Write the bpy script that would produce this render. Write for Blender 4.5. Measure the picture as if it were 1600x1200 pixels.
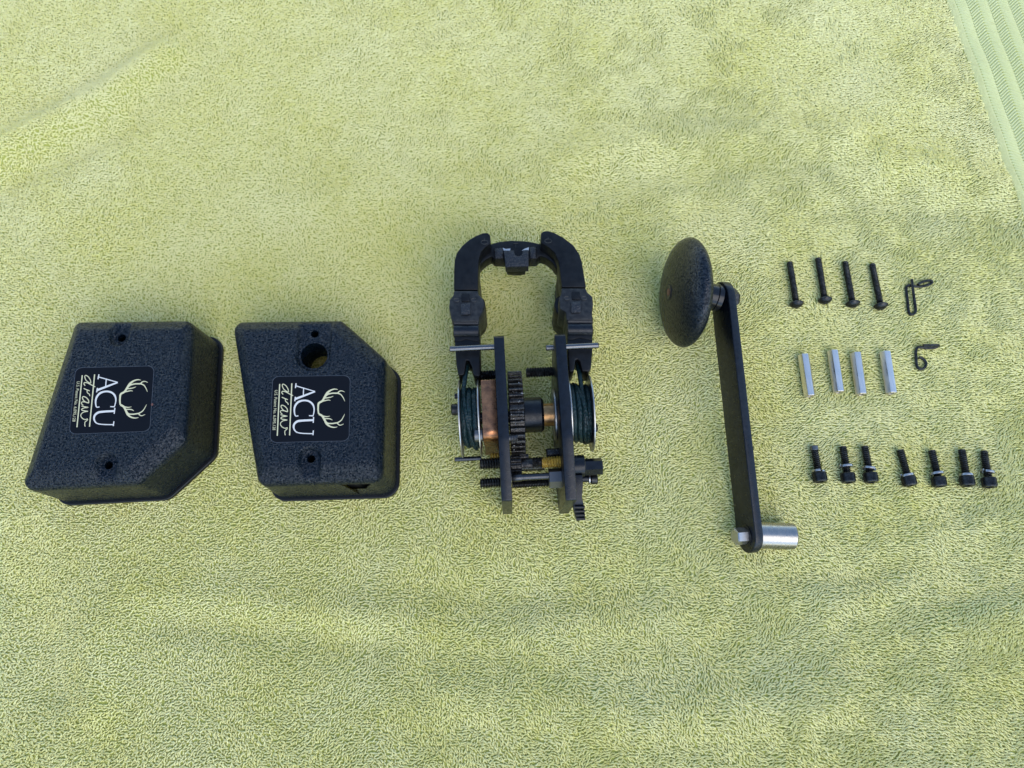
import bpy, bmesh, math, random
import numpy as np
from mathutils import Vector, Matrix
from mathutils.geometry import delaunay_2d_cdt

random.seed(7)
rng = np.random.default_rng(7)
R = math.radians
for o in list(bpy.data.objects):
    bpy.data.objects.remove(o)
scene = bpy.context.scene
C = scene.collection

# ------------------------------------------------------------------ camera, sky, sun, exposure
FPX = 1200.0            # focal length in pixels of the 1600 px wide photograph
TILT = R(16.3)          # camera leans this much off straight down
DIST = 445.0            # mm from the lens to the towel along the optical axis
CAMP = Vector((0, -DIST * math.sin(TILT), DIST * math.cos(TILT)))   # mm
cam = bpy.data.cameras.new('camera')
cam.sensor_width = 36
cam.lens = 36 * FPX / 1600
cam.clip_start = 0.01
cam.clip_end = 50
camo = bpy.data.objects.new('camera', cam)
C.objects.link(camo)
camo.location = CAMP * 0.001
camo.rotation_euler = (TILT, 0, 0)
scene.camera = camo

SUN_EL, SUN_AZ = R(50), R(150)      # azimuth measured from +Y towards +X
world = bpy.data.worlds.new('World')
scene.world = world
world.use_nodes = True
wn = world.node_tree
sky = wn.nodes.new('ShaderNodeTexSky')
sky.sky_type = 'NISHITA'
sky.sun_disc = False
sky.sun_elevation = SUN_EL
sky.sun_rotation = SUN_AZ
sky.air_density = 1.0
sky.dust_density = 0.3
sky.ozone_density = 1.5
bg = wn.nodes['Background']
bg.inputs['Strength'].default_value = 0.15
wn.links.new(sky.outputs[0], bg.inputs['Color'])
sun = bpy.data.lights.new('sun', 'SUN')
sun.energy = 0.6
sun.angle = R(50)
sun.color = (1.0, 0.93, 0.80)
suno = bpy.data.objects.new('sun', sun)
C.objects.link(suno)
sd = Vector((math.sin(SUN_AZ) * math.cos(SUN_EL), math.cos(SUN_AZ) * math.cos(SUN_EL), math.sin(SUN_EL)))
suno.rotation_euler = sd.to_track_quat('Z', 'Y').to_euler()
suno.location = sd * 2
scene.view_settings.view_transform = 'Standard'
scene.view_settings.look = 'None'
scene.view_settings.gamma = 1
scene.view_settings.exposure = 1.47
scene.view_settings.use_curve_mapping = False


# ------------------------------------------------------------------ pixel -> place
def at(px, py, z=0.0):
    """Point (mm) at height z seen in pixel (px, py) of the 1600x1200 photograph."""
    d = Vector(((px - 800) / FPX, -(py - 600) / FPX, -1))
    ct, st = math.cos(TILT), math.sin(TILT)
    w = Vector((d.x, d.y * ct - d.z * st, d.y * st + d.z * ct))
    k = (z - CAMP.z) / w.z
    return CAMP + w * k


# ------------------------------------------------------------------ materials
def material(name, col, rough=0.5, metal=0.0, spec=0.5, bump=0.0, bscale=1000.0, var=0.0, vscale=150.0,
             kind='noise', col2=None, coat=0.0, rvar=0.0, aniso_scale=None, sheen=0.0, grain=None):
    m = bpy.data.materials.new(name)
    m.use_nodes = True
    nt = m.node_tree
    b = nt.nodes['Principled BSDF']
    b.inputs['Base Color'].default_value = (*col, 1)
    b.inputs['Roughness'].default_value = rough
    b.inputs['Metallic'].default_value = metal
    b.inputs['Specular IOR Level'].default_value = spec
    b.inputs['Coat Weight'].default_value = coat
    if sheen:
        b.inputs['Sheen Weight'].default_value = sheen
        b.inputs['Sheen Roughness'].default_value = 0.5
    tc = nt.nodes.new('ShaderNodeTexCoord')
    src = tc.outputs['Object']
    if aniso_scale:
        mp = nt.nodes.new('ShaderNodeMapping')
        mp.inputs['Scale'].default_value = aniso_scale
        nt.links.new(src, mp.inputs[0])
        src = mp.outputs[0]
    if var or col2:
        n = nt.nodes.new('ShaderNodeTexNoise')
        n.inputs['Scale'].default_value = vscale
        n.inputs['Detail'].default_value = 5
        n.inputs['Roughness'].default_value = 0.65
        nt.links.new(src, n.inputs['Vector'])
        r = nt.nodes.new('ShaderNodeValToRGB')
        c2 = col2 or tuple(min(1, c * (1 + var)) for c in col)
        c1 = col if col2 else tuple(c * (1 - var) for c in col)
        r.color_ramp.elements[0].position = 0.36
        r.color_ramp.elements[1].position = 0.66
        r.color_ramp.elements[0].color = (*c1, 1)
        r.color_ramp.elements[1].color = (*c2, 1)
        nt.links.new(n.outputs['Fac'], r.inputs[0])
        nt.links.new(r.outputs[0], b.inputs['Base Color'])
    if rvar:
        n2 = nt.nodes.new('ShaderNodeTexNoise')
        n2.inputs['Scale'].default_value = vscale * 1.7
        n2.inputs['Detail'].default_value = 4
        nt.links.new(src, n2.inputs['Vector'])
        mr = nt.nodes.new('ShaderNodeMapRange')
        mr.inputs['From Min'].default_value = 0.3
        mr.inputs['From Max'].default_value = 0.7
        mr.inputs['To Min'].default_value = max(0.03, rough - rvar)
        mr.inputs['To Max'].default_value = min(1, rough + rvar)
        nt.links.new(n2.outputs['Fac'], mr.inputs['Value'])
        nt.links.new(mr.outputs[0], b.inputs['Roughness'])
    if bump:
        if kind == 'voronoi':
            t = nt.nodes.new('ShaderNodeTexVoronoi')
            t.feature = 'SMOOTH_F1'
            t.inputs['Smoothness'].default_value = 0.7
            t.inputs['Scale'].default_value = bscale
            out = t.outputs['Distance']
        else:
            t = nt.nodes.new('ShaderNodeTexNoise')
            t.inputs['Scale'].default_value = bscale
            t.inputs['Detail'].default_value = 3
            t.inputs['Distortion'].default_value = 0.6
            out = t.outputs['Fac']
        nt.links.new(src, t.inputs['Vector'])
        bp = nt.nodes.new('ShaderNodeBump')
        bp.inputs['Strength'].default_value = 1.0
        bp.inputs['Distance'].default_value = bump * 0.001
        nt.links.new(out, bp.inputs['Height'])
        nt.links.new(bp.outputs[0], b.inputs['Normal'])
        if grain:
            gr = nt.nodes.new('ShaderNodeMapRange')
            gr.inputs['From Min'].default_value = 0.36
            gr.inputs['From Max'].default_value = 0.64
            gr.inputs['To Min'].default_value = grain[0]
            gr.inputs['To Max'].default_value = grain[1]
            nt.links.new(out, gr.inputs['Value'])
            nt.links.new(gr.outputs[0], b.inputs['Specular IOR Level'])
    return m


M = {}
M['pebble'] = material('black pebbled plastic', (0.0012, 0.0042, 0.0080), 0.27, spec=0.3, bump=0.7, bscale=1050, rvar=0.05, vscale=90, grain=(0.04, 0.44))  # base colour carries some of the blue of the reflected sky
M['knob'] = material('black grained knob plastic', (0.0012, 0.0038, 0.0070), 0.27, spec=0.3, bump=0.45, bscale=1000, rvar=0.06, vscale=60, grain=(0.08, 0.50))  # same reflected-sky blue mixed into the base colour
M['rim'] = material('black smooth plastic', (0.004, 0.004, 0.004), 0.45, spec=0.3, bump=0.03, bscale=900)
M['hole'] = material('black recess shade', (0.006, 0.006, 0.006), 0.6)  # near-black: shade inside holes and recesses put into the colour
M['sticker'] = material('black glossy label', (0.0025, 0.0025, 0.0035), 0.35, spec=0.18, bump=0.01, bscale=400)
M['edge'] = material('clear label edge', (0.05, 0.055, 0.06), 0.4)
M['ink_white'] = material('white label ink', (0.60, 0.55, 0.47), 0.5)
M['ink_cream'] = material('cream label ink', (0.56, 0.50, 0.28), 0.5)
M['anod'] = material('black anodised aluminium', (0.0025, 0.004, 0.0065), 0.33, spec=0.30, bump=0.05, bscale=1500, var=0.5, vscale=300, rvar=0.08)
M['anod_mat'] = material('black painted casting', (0.0035, 0.0038, 0.004), 0.42, spec=0.22, bump=0.06, bscale=1100, var=0.6, vscale=220, rvar=0.1)
M['worn_cast'] = material('scuffed black casting', (0.004, 0.0042, 0.0045), 0.45, spec=0.3, bump=0.10, bscale=900, col2=(0.022, 0.022, 0.020), vscale=420, rvar=0.1)
M['rough_cast'] = material('rough sintered black steel', (0.005, 0.0055, 0.007), 0.42, spec=0.45, bump=0.6, bscale=900, var=0.5, vscale=300)
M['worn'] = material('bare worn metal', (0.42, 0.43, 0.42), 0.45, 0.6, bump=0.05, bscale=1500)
M['steel'] = material('polished steel pin', (0.12, 0.12, 0.12), 0.26, 1.0, rvar=0.08, vscale=300)
M['dark_steel'] = material('dark steel pin', (0.05, 0.052, 0.056), 0.3, 0.9, rvar=0.1, vscale=300)
M['zinc'] = material('zinc plated sheet', (0.36, 0.35, 0.33), 0.36, 0.95, rvar=0.12, vscale=200, bump=0.02, bscale=900)
M['grey_steel'] = material('grey steel nut', (0.13, 0.13, 0.13), 0.42, 0.9, rvar=0.12, vscale=300, bump=0.04, bscale=1200)
M['alu'] = material('bright aluminium', (0.66, 0.61, 0.54), 0.32, 1.0, rvar=0.1, vscale=400, bump=0.04, bscale=700, aniso_scale=(0.15, 1, 1))
M['socket'] = material('turned stainless steel', (0.29, 0.275, 0.25), 0.30, 1.0, rvar=0.1, vscale=500, bump=0.05, bscale=900, aniso_scale=(1, 0.2, 0.2))
M['copper'] = material('bronze block', (0.46, 0.20, 0.09), 0.30, 0.95, bump=0.05, bscale=700, col2=(0.17, 0.08, 0.045), vscale=260, rvar=0.1)
M['bushing'] = material('bronze bushing', (0.34, 0.19, 0.08), 0.33, 0.9, bump=0.03, bscale=900, var=0.3, vscale=300)
M['oily'] = material('oily blackened steel', (0.008, 0.008, 0.009), 0.28, 0.6, bump=0.2, bscale=900, col2=(0.05, 0.047, 0.042), vscale=500, rvar=0.14)
M['black_oxide'] = material('black oxide steel', (0.028, 0.028, 0.027), 0.33, 0.75, spec=0.35, bump=0.03, bscale=1500, var=0.5, vscale=500, rvar=0.1)
M['yellow'] = material('yellow thread lock', (0.46, 0.27, 0.03), 0.45, bump=0.1, bscale=1500, col2=(0.20, 0.12, 0.02), vscale=700)
M['cord'] = material('dark green braided cord', (0.002, 0.010, 0.012), 0.45, spec=0.3, bump=0.5, bscale=1000, kind='voronoi', col2=(0.006, 0.026, 0.028), vscale=700)
M['rust'] = material('rusty screw head', (0.10, 0.05, 0.035), 0.5, 0.3, col2=(0.20, 0.07, 0.045), vscale=600, bump=0.05, bscale=1500)
M['clear'] = material('smoky grey plastic collar', (0.005, 0.006, 0.008), 0.22, spec=0.28)


def towel_material(name, c1, c2, c3):
    m = bpy.data.materials.new(name)
    m.use_nodes = True
    nt = m.node_tree
    b = nt.nodes['Principled BSDF']
    b.inputs['Roughness'].default_value = 0.85
    b.inputs['Specular IOR Level'].default_value = 0.2
    b.inputs['Sheen Weight'].default_value = 0.15
    b.inputs['Sheen Roughness'].default_value = 0.6
    tc = nt.nodes.new('ShaderNodeTexCoord')
    n = nt.nodes.new('ShaderNodeTexNoise')
    n.inputs['Scale'].default_value = 16
    n.inputs['Detail'].default_value = 6
    n.inputs['Roughness'].default_value = 0.62
    nt.links.new(tc.outputs['Object'], n.inputs['Vector'])
    r = nt.nodes.new('ShaderNodeValToRGB')
    e = r.color_ramp.elements
    e[0].position, e[1].position = 0.36, 0.64
    e[0].color, e[1].color = (*c1, 1), (*c2, 1)
    nt.links.new(n.outputs['Fac'], r.inputs[0])
    n2 = nt.nodes.new('ShaderNodeTexNoise')
    n2.inputs['Scale'].default_value = 340
    n2.inputs['Detail'].default_value = 3
    nt.links.new(tc.outputs['Object'], n2.inputs['Vector'])
    mx = nt.nodes.new('ShaderNodeMix')
    mx.data_type = 'RGBA'
    mr = nt.nodes.new('ShaderNodeMapRange')
    mr.inputs['From Min'].default_value = 0.35
    mr.inputs['From Max'].default_value = 0.7
    mr.inputs['To Max'].default_value = 0.55
    nt.links.new(n2.outputs['Fac'], mr.inputs['Value'])
    nt.links.new(mr.outputs[0], mx.inputs['Factor'])
    nt.links.new(r.outputs[0], mx.inputs['A'])
    mx.inputs['B'].default_value = (*c3, 1)
    nt.links.new(mx.outputs['Result'], b.inputs['Base Color'])
    bp = nt.nodes.new('ShaderNodeBump')
    n3 = nt.nodes.new('ShaderNodeTexNoise')
    n3.inputs['Scale'].default_value = 1400
    n3.inputs['Detail'].default_value = 2
    nt.links.new(tc.outputs['Object'], n3.inputs['Vector'])
    bp.inputs['Distance'].default_value = 0.0003
    nt.links.new(n3.outputs['Fac'], bp.inputs['Height'])
    nt.links.new(bp.outputs[0], b.inputs['Normal'])
    return m


M['pile'] = towel_material('lime terry pile', (0.66, 0.615, 0.185), (0.725, 0.68, 0.295), (0.80, 0.75, 0.38))
M['shaded_weave'] = towel_material('gap-shaded lime backing', (0.38, 0.39, 0.075), (0.40, 0.41, 0.09), (0.42, 0.43, 0.11))  # darker than the pile: shade between loops put into the backing colour
M['band'] = towel_material('pale green woven band', (0.62, 0.63, 0.27), (0.65, 0.65, 0.30), (0.68, 0.68, 0.33))


# ------------------------------------------------------------------ mesh helpers (all in mm)
BASE = {}


def frame(ax):
    ax = Vector(ax).normalized()
    up = Vector((0, 0, 1)) if abs(ax.z) < 0.9 else Vector((0, 1, 0))
    b1 = (up - ax * up.dot(ax)).normalized()
    b2 = ax.cross(b1)
    return ax, b1, b2


class MB:
    def __init__(s):
        s.v, s.f = [], []

    def add(s, vs, fs):
        n = len(s.v)
        s.v += [Vector(p) for p in vs]
        s.f += [tuple(i + n for i in f) for f in fs]
        return s

    def prism(s, top, down):
        """top: list of points; down: vector added for the lower copy."""
        n = len(top)
        down = Vector(down)
        vs = [Vector(p) for p in top] + [Vector(p) + down for p in top]
        fs = [tuple(range(n)), tuple(range(2 * n - 1, n - 1, -1))]
        fs += [(i, i + n, (i + 1) % n + n, (i + 1) % n) for i in range(n)]
        return s.add(vs, fs)

    def px_prism(s, pix, zt, zb):
        return s.prism([at(x, y, zt) for x, y in pix], (0, 0, zb - zt))

    def lathe(s, prof, o, ax, n=24, close=True, phase=0.0):
        """prof: [(distance along axis, radius)]"""
        ax, b1, b2 = frame(ax)
        o = Vector(o)
        vs, fs = [], []
        for d, r in prof:
            for k in range(n):
                t = 2 * math.pi * k / n + phase
                vs.append(o + ax * d + (b1 * math.cos(t) + b2 * math.sin(t)) * r)
        for i in range(len(prof) - 1):
            for k in range(n):
                a, b = i * n + k, i * n + (k + 1) % n
                fs.append((a, b, b + n, a + n))
        if close:
            fs.append(tuple(range(n - 1, -1, -1)))
            m = (len(prof) - 1) * n
            fs.append(tuple(range(m, m + n)))
        return s.add(vs, fs)

    def cyl(s, p0, p1, r, n=20, ch=0.0, phase=0.0):
        p0, p1 = Vector(p0), Vector(p1)
        L = (p1 - p0).length
        prof = [(0, r), (L, r)] if not ch else [(0, r - ch), (ch, r), (L - ch, r), (L, r - ch)]
        return s.lathe(prof, p0, p1 - p0, n, phase=phase)

    def thread(s, p0, p1, r, pitch=0.9, depth=0.42, n=14, per=4):
        p0, p1 = Vector(p0), Vector(p1)
        ax, b1, b2 = frame(p1 - p0)
        L = (p1 - p0).length
        m = max(4, int(L / pitch * per))
        vs, fs = [], []
        for i in range(m + 1):
            d = L * i / m
            fade = min(1, (d + 0.05) / 0.6, (L - d + 0.3) / 0.5)
            for k in range(n):
                t = 2 * math.pi * k / n
                ph = (d / pitch - k / n) % 1.0
                tri = abs(2 * ph - 1)
                rr = (r - depth * (1 - tri)) * (0.86 + 0.14 * fade)
                vs.append(p0 + ax * d + (b1 * math.cos(t) + b2 * math.sin(t)) * rr)
        for i in range(m):
            for k in range(n):
                a, b = i * n + k, i * n + (k + 1) % n
                fs.append((a, b, b + n, a + n))
        fs.append(tuple(range(n - 1, -1, -1)))
        fs.append(tuple(range(m * n, m * n + n)))
        return s.add(vs, fs)

    def tube(s, pts, r, n=8, closed=False):
        pts = [Vector(p) for p in pts]
        N = len(pts)
        vs, fs = [], []
        prev = None
        for i, p in enumerate(pts):
            if closed:
                t = pts[(i + 1) % N] - pts[i - 1]
            else:
                t = pts[min(i + 1, N - 1)] - pts[max(i - 1, 0)]
            t.normalize()
            if prev is None:
                up = Vector((0, 0, 1)) if abs(t.z) < 0.9 else Vector((0, 1, 0))
            else:
                up = prev
            b1 = (up - t * up.dot(t)).normalized()
            prev = b1
            b2 = t.cross(b1)
            rr = r(i / (N - 1)) if callable(r) else r
            for k in range(n):
                a = 2 * math.pi * k / n
                vs.append(p + (b1 * math.cos(a) + b2 * math.sin(a)) * rr)
        for i in range(N if closed else N - 1):
            j = (i + 1) % N
            for k in range(n):
                k2 = (k + 1) % n
                fs.append((i * n + k, i * n + k2, j * n + k2, j * n + k))
        if not closed:
            fs.append(tuple(range(n - 1, -1, -1)))
            fs.append(tuple(range((N - 1) * n, N * n)))
        return s.add(vs, fs)

    def build(s, name, mat, parent=None, bevel=0.0, seg=2, angle=32, base=None, tri=True):
        """Links the collected shapes as ONE mesh object; bevel in mm."""
        if base is None:
            base = BASE.get(parent.name, Vector((0, 0, 0))) if parent else Vector((0, 0, 0))
        me = bpy.data.meshes.new(name)
        bm = bmesh.new()
        bv = [bm.verts.new((p - base) * 0.001) for p in s.v]
        for f in s.f:
            try:
                bm.faces.new([bv[i] for i in f])
            except ValueError:
                pass
        bmesh.ops.recalc_face_normals(bm, faces=bm.faces)
        if bevel:
            es = [e for e in bm.edges if len(e.link_faces) == 2 and e.calc_face_angle(0) > R(35)]
            bmesh.ops.bevel(bm, geom=es, offset=bevel * 0.001, offset_type='OFFSET', segments=seg,
                            profile=0.5, affect='EDGES', clamp_overlap=True)
        if tri:
            bmesh.ops.triangulate(bm, faces=[f for f in bm.faces if len(f.verts) > 4])
        bm.to_mesh(me)
        bm.free()
        me.materials.append(M[mat])
        for p in me.polygons:
            p.use_smooth = True
        me.set_sharp_from_angle(angle=R(angle))
        o = bpy.data.objects.new(name, me)
        C.objects.link(o)
        if parent:
            o.parent = parent
            BASE[o.name] = base
        else:
            o.location = base * 0.001
            BASE[o.name] = base
        return o


def tag(o, label=None, cat=None, group=None, kind=None):
    if label: o['label'] = label
    if cat: o['category'] = cat
    if group: o['group'] = group
    if kind: o['kind'] = kind
    return o


def thing(name, base, label, cat, group=None):
    o = bpy.data.objects.new(name, None)
    o.empty_display_size = 0.01
    C.objects.link(o)
    base = Vector(base)
    o.location = base * 0.001
    BASE[o.name] = base
    return tag(o, label, cat, group)


def copy_tree(o, parent=None):
    c = o.copy()
    C.objects.link(c)
    c.parent = parent
    for ch in list(o.children):
        copy_tree(ch, c)
    return c


def smooth_path(pts, k=6, closed=False):
    pts = [Vector(p) for p in pts]
    n = len(pts)
    out = []
    for i in range(n if closed else n - 1):
        if closed:
            p0, p1, p2, p3 = pts[i - 1], pts[i], pts[(i + 1) % n], pts[(i + 2) % n]
        else:
            p0, p1, p2, p3 = pts[max(i - 1, 0)], pts[i], pts[i + 1], pts[min(i + 2, n - 1)]
        for j in range(k):
            t = j / k
            out.append(0.5 * ((2 * p1) + (p2 - p0) * t + (2 * p0 - 5 * p1 + 4 * p2 - p3) * t * t
                              + (3 * p1 - p0 - 3 * p2 + p3) * t ** 3))
    if not closed:
        out.append(pts[-1])
    return out


# ------------------------------------------------------------------ numpy noise
class Noise:
    def __init__(s, seed, n=256):
        s.t = np.random.default_rng(seed).random((n, n))
        s.n = n

    def __call__(s, x, y):
        xi, yi = np.floor(x).astype(int), np.floor(y).astype(int)
        fx, fy = x - xi, y - yi
        fx, fy = fx * fx * (3 - 2 * fx), fy * fy * (3 - 2 * fy)
        n = s.n
        a, b = s.t[xi % n, yi % n], s.t[(xi + 1) % n, yi % n]
        c, d = s.t[xi % n, (yi + 1) % n], s.t[(xi + 1) % n, (yi + 1) % n]
        return (a * (1 - fx) + b * fx) * (1 - fy) + (c * (1 - fx) + d * fx) * fy


N1, N2, N3, N4 = Noise(1), Noise(2), Noise(3), Noise(4)


def seg_dist(x, y, pts):
    d = np.full(x.shape, 1e9)
    for (ax, ay), (bx, by) in zip(pts[:-1], pts[1:]):
        vx, vy = bx - ax, by - ay
        t = np.clip(((x - ax) * vx + (y - ay) * vy) / (vx * vx + vy * vy), 0, 1)
        d = np.minimum(d, np.hypot(x - ax - t * vx, y - ay - t * vy))
    return d


FOLDS = [   # pixel polyline on the towel, height mm, half width mm
    ([(-60, 270), (60, 205), (170, 150), (260, 90)], 9.0, 11),
    ([(-40, 310), (60, 255), (190, 200)], -3.0, 10),
    ([(1480, 975), (1560, 952), (1680, 925)], 7.0, 11),
    ([(1500, 938), (1570, 920), (1680, 895)], -4.0, 8),
    ([(1230, 892), (1330, 898), (1400, 880)], -4.5, 7),
    ([(1210, 930), (1340, 935), (1440, 905)], 3.5, 9),
    ([(1400, 855), (1480, 835), (1640, 802)], 5.0, 9),
    ([(1440, 800), (1540, 790), (1660, 760)], -3.5, 8),
    ([(-60, 800), (60, 795), (120, 850), (150, 960), (150, 1100)], 4.5, 11),
    ([(-40, 880), (40, 930), (80, 1080)], -4.5, 10),
    ([(1450, 480), (1530, 545), (1640, 590)], 4.5, 8),
    ([(1450, 530), (1520, 590), (1640, 640)], -4.0, 8),
    ([(1420, 340), (1500, 330), (1580, 350)], -3.0, 8),
    ([(1380, 250), (1480, 262), (1560, 290)], 3.0, 9),
    ([(250, 970), (420, 985), (600, 1010)], -4.0, 10),
    ([(200, 910), (360, 930), (560, 960)], 3.0, 11),
    ([(900, 240), (1100, 205), (1320, 215)], 3.5, 12),
    ([(930, 290), (1100, 262), (1290, 262)], -2.5, 10),
    ([(400, 330), (620, 300), (820, 330)], 2.5, 14),
    ([(380, 400), (560, 380), (660, 400)], -2.5, 12),
    ([(1100, 320), (1250, 340), (1400, 310)], -3.0, 10),
    ([(560, 900), (760, 930), (980, 905)], -3.2, 11),
    ([(620, 960), (820, 985), (1080, 950)], 3.2, 12),
    ([(700, 1080), (1000, 1120), (1300, 1090)], 5.0, 14),
    ([(20, 470), (60, 420), (150, 380)], 3.0, 10),
]
FOLDS = [([tuple(at(*p)[:2]) for p in ps], h, w) for ps, h, w in FOLDS]
x_lo, x_hi, y_lo, y_hi = at(20, 500).x, at(1560, 700).x, at(800, 870).y, at(800, 380).y


def towel_z(x, y):
    """Lie of the cloth: flat under the parts, gently rolling and folded away from them."""
    dx = np.maximum(np.maximum(x_lo - x, x - x_hi), 0)
    dy = np.maximum(np.maximum(y_lo - y, y - y_hi), 0)
    far = np.clip(np.hypot(dx, dy) / 45, 0, 1)
    far = far * far * (3 - 2 * far)
    z = (N1(x / 55 + 9, y / 55 + 4) - 0.5) * (1.0 + 3.0 * far) + (N2(x / 24, y / 24) - 0.5) * (1.0 + 0.5 * far)
    for ps, h, w in FOLDS:
        z = z + h * np.exp(-(seg_dist(x, y, ps) / w) ** 2) * (0.25 + 0.75 * far)
    return z + 0.25


# ------------------------------------------------------------------ the towel
b0, b1 = at(1533, 150), at(1606, 352)      # edge between terry and the woven band
bdir = (b1 - b0); bdir.z = 0; bdir.normalize()
bnor = Vector((-bdir.y, bdir.x, 0))        # points to the right of the photograph, into the band
if bnor.x < 0: bnor = -bnor
X0, X1, Y0, Y1 = -650.0, 650.0, -500.0, 650.0


def band_dist(x, y):
    return (x - b0.x) * bnor.x + (y - b0.y) * bnor.y


def make_towel():
    ax = np.concatenate([np.linspace(X0, -410, 16)[:-1], np.arange(-410, 410, 2.7), np.linspace(410, X1, 16)])
    ay = np.concatenate([np.linspace(Y0, -235, 16)[:-1], np.arange(-235, 320, 2.7), np.linspace(320, Y1, 16)])
    nx, ny = len(ax) - 1, len(ay) - 1
    gx, gy = np.meshgrid(ax, ay)
    z = towel_z(gx, gy) - 1.6
    co = np.stack([gx, gy, z], -1).reshape(-1, 3) * 0.001
    idx = np.arange((nx + 1) * (ny + 1)).reshape(ny + 1, nx + 1)
    q = np.stack([idx[:-1, :-1], idx[:-1, 1:], idx[1:, 1:], idx[1:, :-1]], -1).reshape(-1, 4)
    o = np_mesh('towel', co, q, 'shaded_weave')
    tag(o, 'lime green terry towel spread flat under all the parts', kind='structure')
    return o


def np_mesh(name, co, quads, mat, smooth=True):
    me = bpy.data.meshes.new(name)
    me.vertices.add(len(co))
    me.vertices.foreach_set('co', np.ascontiguousarray(co, dtype=np.float32).ravel())
    nq, k = quads.shape
    me.loops.add(nq * k)
    me.loops.foreach_set('vertex_index', np.ascontiguousarray(quads, dtype=np.int32).ravel())
    me.polygons.add(nq)
    me.polygons.foreach_set('loop_start', np.arange(0, nq * k, k, dtype=np.int32))
    me.polygons.foreach_set('loop_total', np.full(nq, k, dtype=np.int32))
    me.update(calc_edges=True)
    me.polygons.foreach_set('use_smooth', np.full(nq, smooth, dtype=bool))
    me.materials.append(M[mat])
    o = bpy.data.objects.new(name, me)
    C.objects.link(o)
    return o


def make_pile(parent):
    """Terry loops: little bent worms of yarn, combed into drifting directions."""
    sp = 1.3
    gx, gy = np.meshgrid(np.arange(-405, 405, sp), np.arange(-228, 312, sp))
    x, y = gx.ravel(), gy.ravel()
    x = x + rng.uniform(-0.5, 0.5, x.size)
    y = y + rng.uniform(-0.5, 0.5, y.size)
    # what the photograph can see (plus a margin): a trapezium
    half = 288 + (y + 70) * 0.20
    keep = (np.abs(x) < half + 14) & (band_dist(x, y) < -0.6 + rng.uniform(-0.5, 0.5, x.size))
    x, y = x[keep], y[keep]
    n = x.size
    neat = np.clip((x - 60) / 160, 0, 1)
    ang = (0.05 + (2.8 - 1.3 * neat) * (N1(x / 46, y / 46) - 0.5) + (2.6 - 1.0 * neat) * (N2(x / 9 + 3, y / 9) - 0.5)
           + rng.normal(0, 0.45, n) * (1 - 0.4 * neat))
    # left half of the cloth is brushed less tidily
    loose = np.clip((60 - x) / 260, 0, 1)
    ang = ang + loose * rng.normal(0, 0.55, n)
    L = rng.uniform(1.0, 1.9, n) * (1 - 0.2 * loose)           # half length
    W = rng.uniform(0.34, 0.50, n)                             # half width
    Hh = rng.uniform(-0.35, 0.3, n)
    bend = rng.normal(0, 0.55, n)
    z0 = towel_z(x, y)
    ts = np.array([-1, -0.42, 0.42, 1.0])
    ca, sa = np.cos(ang), np.sin(ang)
    P = np.zeros((n, 4, 3, 3))
    for i, t in enumerate(ts):
        cx = t * L
        cy = bend * (t * t - 0.4) + 0.12 * np.sin(3 * t + x)
        hz = Hh + 0.15 - 1.25 * abs(t) ** 2.4
        wd = W * (1 - 0.45 * t * t)
        for j, (k, dz) in enumerate(((-1, -0.95), (0, 0.0), (1, -0.95))):
            lx, ly = cx, cy + k * wd
            P[:, i, j, 0] = x + lx * ca - ly * sa
            P[:, i, j, 1] = y + lx * sa + ly * ca
            P[:, i, j, 2] = z0 + hz + dz
    co = P.reshape(-1, 3) * 0.001
    off = (np.arange(n) * 12)[:, None]
    q = []
    for i in range(3):
        for j in range(2):
            a = i * 3 + j
            q.append(np.stack([off[:, 0] + a, off[:, 0] + a + 3, off[:, 0] + a + 4, off[:, 0] + a + 1], -1))
    q = np.concatenate(q, 0)
    o = np_mesh('pile', co, q, 'pile')
    o.parent = parent
    tag(o, kind='stuff')
    return o


def make_band(parent):
    """Flat woven border with herringbone ribs beyond the edge of the terry."""
    # smooth selvedge strip with fine cross ribs, then chevron columns
    mb_v, mb_q = [], []

    def rib(p, q, w, h):
        n = len(mb_v)
        d = (q - p); d.normalize()
        s = Vector((-d.y, d.x, 0)) * w
        m1, m2 = p.lerp(q, 0.15), p.lerp(q, 0.85)
        for c, hh in ((p, 0), (m1, h), (m2, h), (q, 0)):
            z = float(towel_z(np.array([c.x]), np.array([c.y]))[0]) - 1.15
            mb_v.extend([(c.x - s.x, c.y - s.y, z - 0.5), (c.x, c.y, z + hh), (c.x + s.x, c.y + s.y, z - 0.5)])
        for i in range(3):
            for j in range(2):
                a = n + i * 3 + j
                mb_q.append((a, a + 3, a + 4, a + 1))
    o0 = Vector((b0.x, b0.y, 0))
    for k in range(-260, 160):
        s = k * 0.72
        p = o0 + bdir * s
        rib(p - bnor * 0.3, p + bnor * 5.2, 0.40, 0.55)
    colw, pit = 7.2, 2.1
    for c in range(7):
        a0 = 5.4 + c * colw
        for k in range(-95, 60):
            s = k * pit + random.uniform(-0.15, 0.15)
            up = 1 if c % 2 == 0 else -1
            p = o0 + bdir * (s - up * 2.6) + bnor * a0
            q = o0 + bdir * (s + up * 2.6) + bnor * (a0 + colw)
            rib(p, q, 0.82, 1.0)
    o = np_mesh('woven_border', np.array(mb_v) * 0.001, np.array(mb_q), 'band')
    o.parent = parent
    tag(o, 'pale green herringbone woven band along the towel end', kind='stuff')


towel = make_towel()
make_pile(towel)
make_band(towel)


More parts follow.
